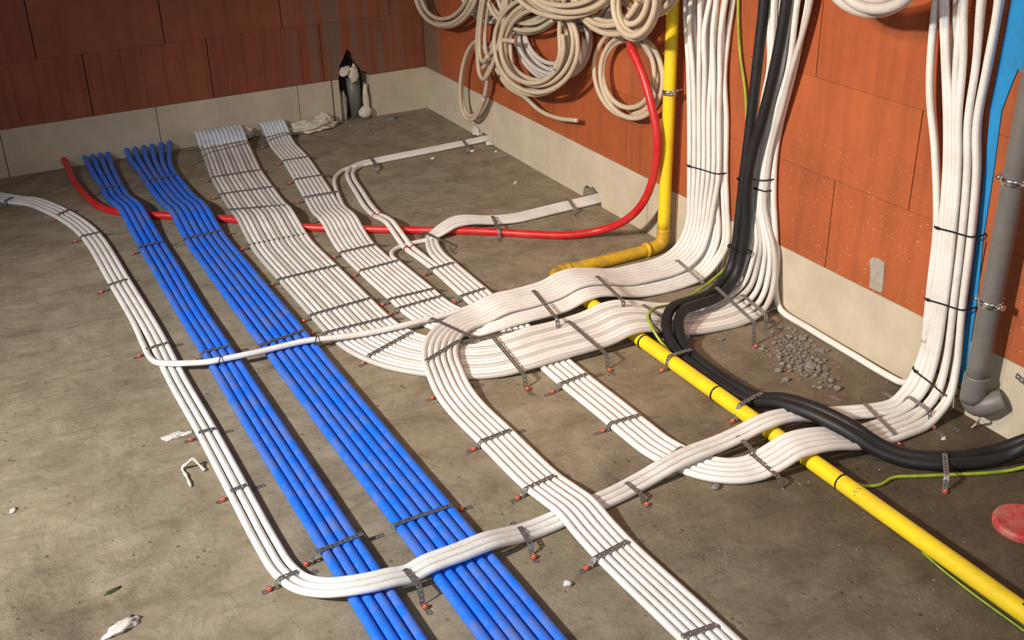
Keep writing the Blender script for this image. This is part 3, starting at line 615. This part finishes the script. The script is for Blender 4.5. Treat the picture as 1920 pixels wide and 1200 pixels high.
def plug(parent, p):
    bm = bmesh.new()
    bmesh.ops.create_cone(bm, cap_ends=True, segments=14, radius1=.0062, radius2=.0052, depth=.004)
    o = bm_obj('wall_plug', bm, 'plug', parent); o.location = (p[0], p[1], p[2]+.0045); o['label'] = 'orange-red plug'
    bm = bmesh.new(); bmesh.ops.create_icosphere(bm, subdivisions=2, radius=.0032)
    for v in bm.verts: v.co.z *= .6
    n_ = bm_obj('screw_head', bm, 'steel', o, True); n_.location = (0, 0, .0024)
def strap(L, R, zt, label, tl=.035, tr=.03, group='perforated metal straps', zl=0.0, zr=0.0, plugs='lr', zmid=None, width=.0125):
    a = at(L[0], L[1], zt); b_ = at(R[0], R[1], zt); d = b_-a; W_ = np.linalg.norm(d); d /= W_
    wd = np.cross([0, 0, 1.], d)
    gL = zl+.0012; gR = zr+.0012
    p = []
    if tl: p += [a-d*(.013+tl)+[0, 0, gL-zt], a-d*.013+[0, 0, gL-zt], a-d*.006+[0, 0, gL-zt+.001]]
    p += [a-d*.0015+[0, 0, -(zt-gL)*.35], a+d*.0045+[0, 0, .0008]]
    if zmid: p += [(a+b_)/2+[0, 0, zmid]]
    p += [b_-d*.0045+[0, 0, .0008], b_+d*.0015+[0, 0, -(zt-gR)*.35]]
    if tr: p += [b_+d*.006+[0, 0, gR-zt+.001], b_+d*.013+[0, 0, gR-zt], b_+d*(.013+tr)+[0, 0, gR-zt]]
    o = link('perforated_strap', strap_mesh(p, wd, width), 'strap', smooth=False)
    tag(o, label, 'strap', group)
    if 'l' in plugs and tl: plug(o, a-d*.017+[0, 0, gL-zt])
    if 'r' in plugs and tr: plug(o, b_+d*.017+[0, 0, gR-zt])
    return o
def run_straps(where, lst, zt, group, **kw):
    n = len(lst)
    for i, (L, R, *z) in enumerate(lst):
        pos = ORD[i]+' strap from the back wall' if i < n-1 or n < 3 else 'strap nearest the camera'
        k = dict(kw); zz = z[0] if z else zt
        if len(z) > 1: k.update(z[1])
        strap(L, R, zz, '%s across %s' % (pos, where), group=group, **k)
run_straps('the far left white run', [((107, 403), (133, 391)), ((150, 443), (190, 434)), ((198, 536), (240, 522)), ((271, 655), (318, 641)), ((370, 811), (407, 802)), ((430, 921), (467, 907)), ((519, 1087), (563, 1069))], .0185, 'straps on the far left white run', tr=.022, tl=.02, plugs='l')
strap((9, 377), (24, 369), .0185, 'strap at the left picture edge on the far left white run', tl=.02, tr=.02, group='straps on the far left white run', plugs='')
run_straps('the left blue run', [((184, 353), (231, 346)), ((257, 463), (308, 451)), ((376, 660), (434, 647)), ((587, 1037), (683, 999))], .0238, 'straps on the left blue run', tr=.03, tl=.012, plugs='l')
run_straps('the right blue run', [((269, 338), (334, 327)), ((342, 448), (418, 431)), ((482, 649), (574, 617)), ((733, 986), (851, 945))], .0238, 'straps on the right blue run', tr=.03, tl=.0, plugs='r')
run_straps('the widest white run', [((374, 282), (464, 263), .050), ((396, 332), (494, 317)), ((409, 364), (516, 349)), ((424, 393), (538, 384), .034), ((462, 459), (575, 437)), ((519, 524), (635, 496)), ((579, 591), (702, 556)), ((606, 624), (735, 592)), ((688, 668), (775, 620), .018, dict(tr=.0))], .0178, 'straps on the widest white run', tr=.025, tl=.02, plugs='l')
run_straps('the slim white run', [((497, 258), (541, 247), .044), ((529, 301), (584, 292)), ((551, 336), (614, 326)), ((566, 370), (634, 358), .022), ((584, 413), (657, 402)), ((636, 473), (714, 455)), ((674, 507), (757, 485)), ((727, 561), (820, 539)), ((741, 579), (832, 553))], .0172, 'straps on the slim white run', tr=.02, tl=.02, plugs='l')
run_straps('the five-pipe run', [((804, 505), (853, 491)), ((860, 556), (912, 539))], .0192, 'straps on the five-pipe run', tr=.025, tl=.012, plugs='l')
strap((1046, 721), (1104, 699), .0192, 'strap on the five white conduits just after they come out from under the ribbon', tl=.03, tr=.03, group='straps on the five-pipe run', plugs='l')
strap((1142, 794), (1204, 776), .0192, 'second strap on the five white conduits below the broad ribbon', tl=.03, tr=.03, group='straps on the five-pipe run', plugs='l')
strap((1240, 868), (1282, 836), .0192, 'strap on the five-pipe bend half hidden by three crossing conduits', tl=.0, tr=.02, group='straps on the five-pipe run', plugs='')
strap((1463, 897), (1408, 850), .026, 'strap over the five conduits where they climb the yellow pipe', tl=.03, tr=.0, group='straps on the five-pipe run', plugs='')
run_straps('the middle white run', [((797, 677), (864, 636), .037, dict(tl=.0, tr=.03, zr=.018, plugs='')), ((822, 734), (884, 716)), ((899, 828), (961, 804)), ((982, 918), (1044, 889)), ((1112, 1048), (1181, 1012)), ((1277, 1194), (1348, 1169))], .0178, 'straps on the middle white run', tl=.022, tr=.022, plugs='l')
for (L, R, z, lab, kw) in [
   ((788, 1102), (757, 1064), .0375, 'strap on the three crossing conduits between the two blue runs', dict(tl=.025, tr=.0)),
   ((995, 1021), (973, 985), .0225, 'strap on the three crossing conduits right of the blue runs', dict(tl=.02, tr=.03)),
   ((1204, 928), (1172, 902), .0185, 'strap on the three crossing conduits right of the middle run', dict(tl=.015, tr=.03)),
   ((1411, 845), (1379, 812), .036, 'strap on the three crossing conduits just before the yellow pipe', dict(tl=.0, tr=.03))]:
    strap(L, R, z, lab, group='straps on the three crossing conduits', plugs='l', **kw)
strap((884, 631), (806, 595), .038, 'strap where the six middle conduits bend out of the upper ribbon', tl=.012, tr=.0, group='straps on the upper ribbon', plugs='')
strap((1046, 600), (999, 543), .056, 'strap across the upper ribbon left of the yellow pipe hump', tl=.012, tr=.02, group='straps on the upper ribbon', plugs='lr')
strap((1170, 566), (1118, 516), .074, 'strap across the upper ribbon just past the yellow pipe hump', tl=.012, tr=.0, group='straps on the upper ribbon', plugs='')
strap((1320, 532), (1268, 486), .046, 'strap across the upper ribbon at the foot of the left riser', tl=.02, tr=.02, group='straps on the upper ribbon', plugs='l')
strap((984, 704), (920, 627), .034, 'strap across the lower ribbon at its left end', tl=.035, tr=.0, group='straps on the lower ribbon', plugs='l')
strap((1138, 665), (1063, 600), .042, 'strap across the lower ribbon just before the yellow pipe', tl=.03, tr=.0, group='straps on the lower ribbon', plugs='l')
strap((1290, 625), (1203, 570), .042, 'strap on the lower ribbon running under the black pipes', tl=.0, tr=.0, group='straps on the lower ribbon', plugs='')
strap((1415, 605), (1341, 537), .068, 'longer strap pressing the black pipes onto the lower ribbon', tl=.015, tr=.0, group='straps on the lower ribbon', plugs='l', zl=.0)
strap((1437, 592), (1390, 551), .042, 'short strap at the foot of the second riser', tl=.015, tr=.0, group='straps on the lower ribbon', plugs='')
strap((1680, 815), (1618, 754), .021, 'strap on the flat conduits between black pipes and right riser', tl=.04, tr=.0, group='straps by the right riser', plugs='l')
strap((1745, 772), (1700, 741), .038, 'strap on the conduits at the foot of the right riser', tl=.045, tr=.03, group='straps by the right riser', plugs='l')
strap((1252, 668), (1299, 654), .042, 'strap holding yellow and black pipes at the start of their shared stretch', tl=.02, tr=.0, group='straps on yellow and black pipes', plugs='l', zmid=.0)
strap((1384, 760), (1432, 735), .042, 'strap holding yellow and black pipes just before the three conduits cross', tl=.02, tr=.0, group='straps on yellow and black pipes', plugs='l')
strap((1775, 893), (1771, 848), .033, 'strap over the black pipes and green wire at bottom right', tl=.01, tr=.0, group='straps on yellow and black pipes', plugs='l')
for (L, R_, z, lab) in [((877, 276), (865, 258), .020, 'strap on the far wall hole conduits close to the wall'), ((706, 312), (693, 292), .020, 'strap where the far wall hole conduits fan out'),
   ((1078, 391), (1063, 369), .021, 'strap on the near wall hole conduits close to the wall'), ((935, 431), (923, 404), .031, 'strap on the near wall hole conduits behind the red pipe'),
   ((843, 458), (793, 434), .024, 'strap where the near wall hole conduits bend towards the camera')]:
    strap(L, R_, z, lab, tl=.02, tr=.02, group='straps on the wall hole conduits', plugs='')
a = at(862, 641, .030); b_ = at(1040, 606, .030); d = b_-a
tag(link('perforated_strap', strap_mesh([a, (a+b_)/2+[0, 0, .002], b_], np.cross([0, 0, 1.], d)), 'strap', smooth=False), 'long strap lying lengthwise in the gap between the two ribbons', 'strap')
# strap stub hanging on the wall
bq = at(1905, 703, -.002, 0)
o = link('perforated_strap', strap_mesh([bq, bq+[0, -.02, -.006], bq+[0, -.045, -.012]], (0, -.25, 1), .016), 'strap', smooth=False)
tag(o, 'short strap piece fixed flat to the wall at the right edge', 'strap')
# loose perforated ends on the floor
for i, (p, q_, lab) in enumerate([((1775, 795), (1800, 808), 'loose strap end on the dirt below the right riser'), ((1555, 742), (1578, 752), 'loose strap end on the dirt left of the flat conduits'), ((1655, 735), (1676, 747), 'loose strap end on the dirt above the flat conduits')]):
    a = at(p[0], p[1], .002); b_ = at(q_[0], q_[1], .002); d = b_-a
    o = link('perforated_strap', strap_mesh([a, b_], np.cross([0, 0, 1], d)), 'strap', smooth=False); tag(o, lab, 'strap')

# ---------------------------------------------------------------- cable ties on the risers
def tie(y0, y1, x0, x1, z0, z1, label, r=.0021, xr=None):
    xr = x1 if xr is None else xr
    """loop round a riser: y0 is the left side, y1 the right side, heights z0 / z1"""
    pts = []
    for (u, x) in ((0, x0), (0, x1*.8), (.05, x1), (.5, (x1+xr)/2-.0005), (.95, xr), (1, xr*.75), (1, x0), (.5, x0)):
        pts.append((x, y0+(y1-y0)*u, z0+(z1-z0)*u))
    Q, s = resample(pts+[pts[0]], .004)
    o = tag(link('cable_tie', tube_mesh(Q[:-1], r, sides=6, raw=True, closed=True), 'tie'), label, 'cable tie')
    bm = bmesh.new(); box_bm(bm, -.003, .002, -.004, .004, -.003, .003)
    h = bm_obj('tie_head', bm, 'tie', o); h.location = (x1-.001, y0-.001+(y1-y0)*.12, z0+(z1-z0)*.12)
    return o
tie(-2.036, -2.200, -.003, -.0405, .32, .338, 'black cable tie round the left riser')
tie(-2.328, -2.412, -.003, -.080, .372, .383, 'upper black cable tie round black pipes and second riser', xr=-.040)
tie(-2.362, -2.411, -.003, -.040, .345, .350, 'lower small black cable tie round only the second riser')
tie(-2.310, -2.380, -.045, -.080, .160, .155, 'black cable tie low on the two black pipes')
tie(-3.000, -3.115, -.001, -.042, .449, .462, 'upper black cable tie round the right riser')
tie(-3.005, -3.125, -.001, -.042, .265, .282, 'middle black cable tie round the right riser')
tie(-3.014, -3.140, -.006, -.056, .082, .058, 'lowest black cable tie, slanting across the foot of the right riser')
# ties where the single conduit crosses the blue runs
for (px, py, lab) in ((412, 676, 'black cable tie where the single conduit crosses the left blue run'), (592, 638, 'black cable tie where the single conduit crosses the right blue run')):
    c = at(px, py, .034); ring = []
    for i in range(20):
        a = i/20*2*math.pi
        ring.append((c[0]+.004*math.sin(a)+.006*math.cos(a), c[1]+.0115*math.cos(a), .0335+.0115*math.sin(a)))
    tag(link('cable_tie', tube_mesh(ring, .0016, sides=6, raw=True, closed=True), 'tie'), lab, 'cable tie')
c = at(1232, 597, .06)
tag(tube('cable_tie', [(-.440, -2.44, .080), (-.446, -2.455, .070), (-.440, -2.47, .055), (-.43, -2.49, .04)], .002, 'tie', sides=6), 'black cable tie end sticking up by the green wire loop', 'cable tie')

# ---------------------------------------------------------------- pipe clamps
def clamp(x, y, z, r, label):
    ring = [(x+(r+.002)*math.cos(a), y+(r+.002)*math.sin(a), z) for a in np.linspace(0, 2*math.pi, 28, endpoint=False)]
    me = bpy.data.meshes.new('m'); V = []; F = []
    n = 28
    for i in range(n):
        a = i/n*2*math.pi
        for (rr, dz) in ((r+.0003, -.008), (r+.0022, -.008), (r+.0030, -.003), (r+.0030, .003), (r+.0022, .008), (r+.0003, .008)):
            V.append((x+rr*math.cos(a), y+rr*math.sin(a), z+dz))
    for i in range(n):
        for k in range(6):
            F.append((i*6+k, ((i+1) % n)*6+k, ((i+1) % n)*6+(k+1) % 6, i*6+(k+1) % 6))
    me.from_pydata(V, [], F); o = tag(link('pipe_clamp', me, 'steel'), label, 'clamp')
    for s, nm in ((1, 'lug'), (-1, 'lug')):
        bm = bmesh.new(); yy = y+s*(r+.007); box_bm(bm, x-.0035, x+.0035, yy-.006, yy+.006, z-.007, z+.007)
        bmesh.ops.bevel(bm, geom=bm.edges[:], offset=.001, segments=2, affect='EDGES'); bm_obj(nm, bm, 'steel', o)
        tube('clamp_screw', [(x-.013, yy, z), (x+.009, yy, z)], .0024, 'steel', o, raw=True, sides=10)
        tube('screw_head', [(x-.015, yy, z), (x-.011, yy, z)], .0048, 'steel', o, raw=True, sides=6)
    tube('threaded_rod', [(x+r+.002, y, z), (.01, y, z)], .004, 'steel', o, raw=True, sides=10)
clamp(-.05, -1.953, .53, RY, 'steel pipe clamp on the upright yellow pipe')
clamp(-.052, -3.20, .625, .0245, 'upper steel clamp on the grey drain pipe')
clamp(-.052, -3.20, .337, .0245, 'lower steel clamp on the grey drain pipe')

# ---------------------------------------------------------------- marks on the walls
def flat(name, pts, thick, m, ax, label, cat):
    """thin built-up layer on a wall: pts = (horizontal, z)"""
    bm = bmesh.new(); prism_bm(bm, pts, ax, -thick, .0005); o = bm_obj(name, bm, m); tag(o, label, cat); return o
flat('paint_stroke', [(-3.122, .84), (-3.112, .80), (-3.100, .745), (-3.108, .60), (-3.112, .45), (-3.126, .30), (-3.132, .09), (-3.112, .06), (-3.105, .30), (-3.085, .60), (-3.070, .75), (-3.075, .95), (-3.08, 1.25), (-3.19, 1.25), (-3.175, .86), (-3.14, .835)], .0035, 'bluepaint', 0, 'blue sprayed paint stroke down the wall behind the right riser', 'paint mark')
pp = [at(x, y, 0, 0) for x, y in ((1632, 487), (1638, 482), (1648, 484), (1660, 492), (1659, 515), (1656, 548), (1645, 545), (1632, 538), (1634, 510))]
flat('mortar_patch', [(p[1], p[2]) for p in pp], .004, 'mortar', 0, 'pale mortar smear on the brick above the white base course', 'mortar patch')

# ---------------------------------------------------------------- cavity in the back wall
tag(tube('pipe_stub', [(-.335, .045, .0), (-.338, .045, .10), (-.342, .045, .19)], .032, 'grey', sides=20, raw=True), 'short grey pipe stub standing inside the back wall cavity', 'pipe')
lump('foam_blob', (-.385, .005, .222), (.030, .024, .022), 3, 'foam'); tag(bpy.data.objects['foam_blob'], 'cream foam blob stuck at the top of the cavity', 'foam')
o = lump('foam_blob', (-.350, -.002, .205), (.022, .018, .042), 4, 'foam'); tag(o, 'yellowish foam drip hanging into the cavity', 'foam')
o = lump('foam_blob', (-.302, -.004, .085), (.014, .016, .072), 5, 'foam', amp=.2); tag(o, 'tall cream foam streak at the right side of the cavity', 'foam')
o = lump('foam_blob', (-.312, -.012, .030), (.030, .024, .028), 6, 'foam', amp=.15); tag(o, 'rounded cream foam blob at the bottom of the cavity', 'foam')
o = lump('mortar_lump', (-.40, .03, .06), (.018, .02, .07), 8, 'mortar'); tag(o, 'brown mortar lump at the left side of the cavity', 'mortar')
o = lump('foam_blob', (-.59, -.055, .015), (.115, .042, .030), 11, 'foam', rot=.05, amp=.33, freq=3.0, sub=4, flat=True); tag(o, 'long flat cream foam mass at the foot of the back wall', 'foam')
o = lump('foam_blob', (-.52, -.035, .028), (.038, .030, .034), 12, 'foam', amp=.3, sub=4); tag(o, 'round cream foam lump on the right end of the long foam mass', 'foam')
o = lump('foam_blob', (-.862, -.030, .030), (.026, .022, .030), 13, 'foam', amp=.3); tag(o, 'small cream foam lump right of the widest white run', 'foam')
o = lump('mortar_lump', (-.010, -.520, .022), (.014, .030, .026), 14, 'plaster', amp=.3, flat=True); tag(o, 'pale mortar crumb at the far wall hole', 'mortar')
o = lump('mortar_lump', (-.012, -.655, .008), (.016, .020, .012), 15, 'plaster', amp=.3, flat=True); tag(o, 'low mortar smear in front of the far wall hole', 'mortar')

# ---------------------------------------------------------------- debris on the floor
bm = bmesh.new(); R_ = .062
for (z, r_) in ((0, R_), (.012, R_), (.0155, R_-.003), (.017, R_-.010), (.0155, R_-.014), (.0155, .001)): pass
prof = [(R_*.98, 0), (R_, .004), (R_, .012), (R_-.002, .0155), (R_-.009, .0165), (R_-.013, .0150), (R_*.5, .0152), (.002, .0155)]
ringv = []
for (r_, z) in prof: ringv.append([bm.verts.new((r_*math.cos(a), r_*math.sin(a), z)) for a in np.linspace(0, 2*math.pi, 48, endpoint=False)])
for i in range(len(prof)-1):
    for k in range(48): bm.faces.new([ringv[i][k], ringv[i][(k+1) % 48], ringv[i+1][(k+1) % 48], ringv[i+1][k]])
bm.faces.new(ringv[-1])
o = bm_obj('round_lid', bm, 'cap', None, True); o.location = (-.245, -3.520, 0); tag(o, 'round dusty red pipe cap on the dirt at the right edge', 'cap')

bits = [((228, 1176), (.034, .014, .009), 'plaster', 'white plaster smear at the bottom left', .3, 'plaster_scrap'), ((25, 957), (.010, .006, .004), 'plaster', 'small white chip near the left edge', .8, 'plaster_scrap'),
        ((325, 817), (.028, .014, .003), 'plaster', 'flat pale scrap left of the far left run', .2, 'plaster_scrap'), ((352, 812), (.016, .008, .003), 'plaster', 'small pale scrap touching the far left run', .2, 'plaster_scrap'),
        ((1065, 1094), (.010, .008, .007), 'plaster', 'knobbly pale lump right of the middle run', 0, 'plaster_scrap'), ((735, 222), (.022, .016, .009), 'stone', 'flat stone chip in front of the back wall corner', 0, 'stone'),
        ((213, 1107), (.018, .006, .0015), 'moss', 'dark green scrap on the floor at bottom left', .2, 'moss_scrap'), ((1343, 913), (.012, .009, .008), 'stone', 'reddish grey stone below the five-pipe bend', .4, 'stone'),
        ((886, 283), (.012, .008, .006), 'plaster', 'white chip by the far wall hole conduits', .4, 'plaster_scrap'), ((812, 297), (.010, .007, .006), 'plaster', 'white chip left of the far wall hole conduits', .1, 'plaster_scrap'),
        ((967, 343), (.012, .006, .008), 'plaster', 'white and brown chip on the far floor', .5, 'plaster_scrap'), ((930, 284), (.008, .006, .005), 'plaster', 'tiny white chip at the foot of the right wall', .5, 'plaster_scrap'),
        ((1770, 822), (.009, .006, .003), 'plaster', 'white scrap on the dirt near the drain pipe', .5, 'plaster_scrap'), ((1285, 655), (.001, .001, .001), None, '', 0, '')]
for (p, sz, mm, lab, rot, nm) in bits:
    if mm is None: continue
    q = at(p[0], p[1], sz[2]*.35); o = lump(nm, (q[0], q[1], sz[2]*.35), sz, hash(lab) % 97 if False else len(lab)*1.37, mm, rot, amp=.35, flat=True, sub=2 if max(sz) < .02 else 3)
    tag(o, lab, 'debris')
# torn white tape strip
o = tube('tape_scrap', [at(358, 912, .003), at(350, 893, .004), at(342, 877, .005), at(352, 868, .018), at(362, 860, .022), at(372, 870, .012), at(384, 882, .003)], .0035, 'plaster', step=.006, rfun=lambda s, L: .7+.5*math.sin(s*90)**2)
tag(o, 'torn curled white scrap left of the far left run', 'scrap')
# strings of sealant below the drain elbow
o = tube('sealant_string', [at(1838, 772, -.03, 0), at(1836, 785, -.05, 0), at(1830, 795, .01), at(1822, 802, .004)], .003, 'mortar', step=.005); tag(o, 'pale sealant string below the drain elbow', 'sealant')

# gravel heap by the right wall
protos = []
for i in range(7):
    me = lump_mesh(1, .8, .62, 30+i, sub=2, amp=.35, freq=1.6); me.materials.append(M['stone']); protos.append(me)
def stone(x, y, s, name, label, group, mi=None, z=None):
    me = protos[rnd.randrange(7)] if mi is None else protos[mi]
    o = bpy.data.objects.new(name, me); COL.objects.link(o); o.scale = (s, s, s*.85)
    o.location = (x, y, s*.42 if z is None else z); o.rotation_euler = (rnd.uniform(-.3, .3), rnd.uniform(-.3, .3), rnd.random()*6.3)
    o['label'] = label; o['category'] = 'stone'; o['group'] = group; return o
c0 = at(1500, 672, 0)
placed = []
tries = 0
while len(placed) < 135 and tries < 4000:
    tries += 1
    u, v = rnd.gauss(0, 1), rnd.gauss(0, 1)
    q = at(1500+u*29+v*6, 668+v*22+u*6, 0); s = rnd.uniform(.0035, .0085) if rnd.random() < .85 else rnd.uniform(.009, .0125)
    if any((q[0]-a)**2+(q[1]-b_)**2 < (.80*(s+t))**2 for a, b_, t in placed): continue
    if q[0] > -.055: continue
    placed.append((q[0], q[1], s)); stone(q[0], q[1], s, 'gravel_stone', 'small grey stone in the loose gravel heap beside the right wall', 'gravel heap stones')
q = at(1518, 688, 0); stone(q[0], q[1]-.004, .0165, 'gravel_stone', 'largest pale grey stone at the front of the gravel heap', 'gravel heap stones', 2)
q = at(1350, 638, 0); stone(q[0], q[1], .009, 'gravel_stone', 'lone stone between the black loop and the gravel heap', 'gravel heap stones', 1)

# countless crumbs: one object
bm = bmesh.new(); cnt = 0
def crumb(x, y, s):
    a = rnd.random()*6.28; top = bm.verts.new((x, y, s*.9)); ring = []
    for k in range(5):
        b_ = a+k*1.2566; rr = s*rnd.uniform(.7, 1.2); ring.append(bm.verts.new((x+rr*math.cos(b_), y+rr*math.sin(b_), 0)))
    for k in range(5): bm.faces.new([ring[k], ring[(k+1) % 5], top])
for i in range(2600):
    x = rnd.uniform(-2.6, -.02); y = rnd.uniform(-4.0, -.02)
    dens = .35+.65*(x > -.65)*(y < -2.5)+.3*(y > -.4)+.25*(x > -.3)+.3*(-1.46 < x < -1.42)
    if noise.noise(Vector((x*3, y*3, 1)))*.8+.5 < rnd.random()*.9 or rnd.random() > dens: continue
    crumb(x, y, rnd.choice((.0012, .0016, .002, .0025, .0035)))
for i in range(420):
    q = at(rnd.gauss(1500, 55), rnd.gauss(665, 32), 0)
    if q[0] < -.04: crumb(q[0], q[1], rnd.uniform(.0012, .0035))
for i in range(260):
    q = at(rnd.gauss(690, 30), rnd.gauss(232, 9), 0)
    if q[1] < -.01: crumb(q[0], q[1], rnd.uniform(.002, .006))
o = bm_obj('rubble_crumbs', bm, 'crumb'); tag(o, 'countless crumbs of rubble and grit scattered over the concrete floor', 'rubble', kind='stuff')
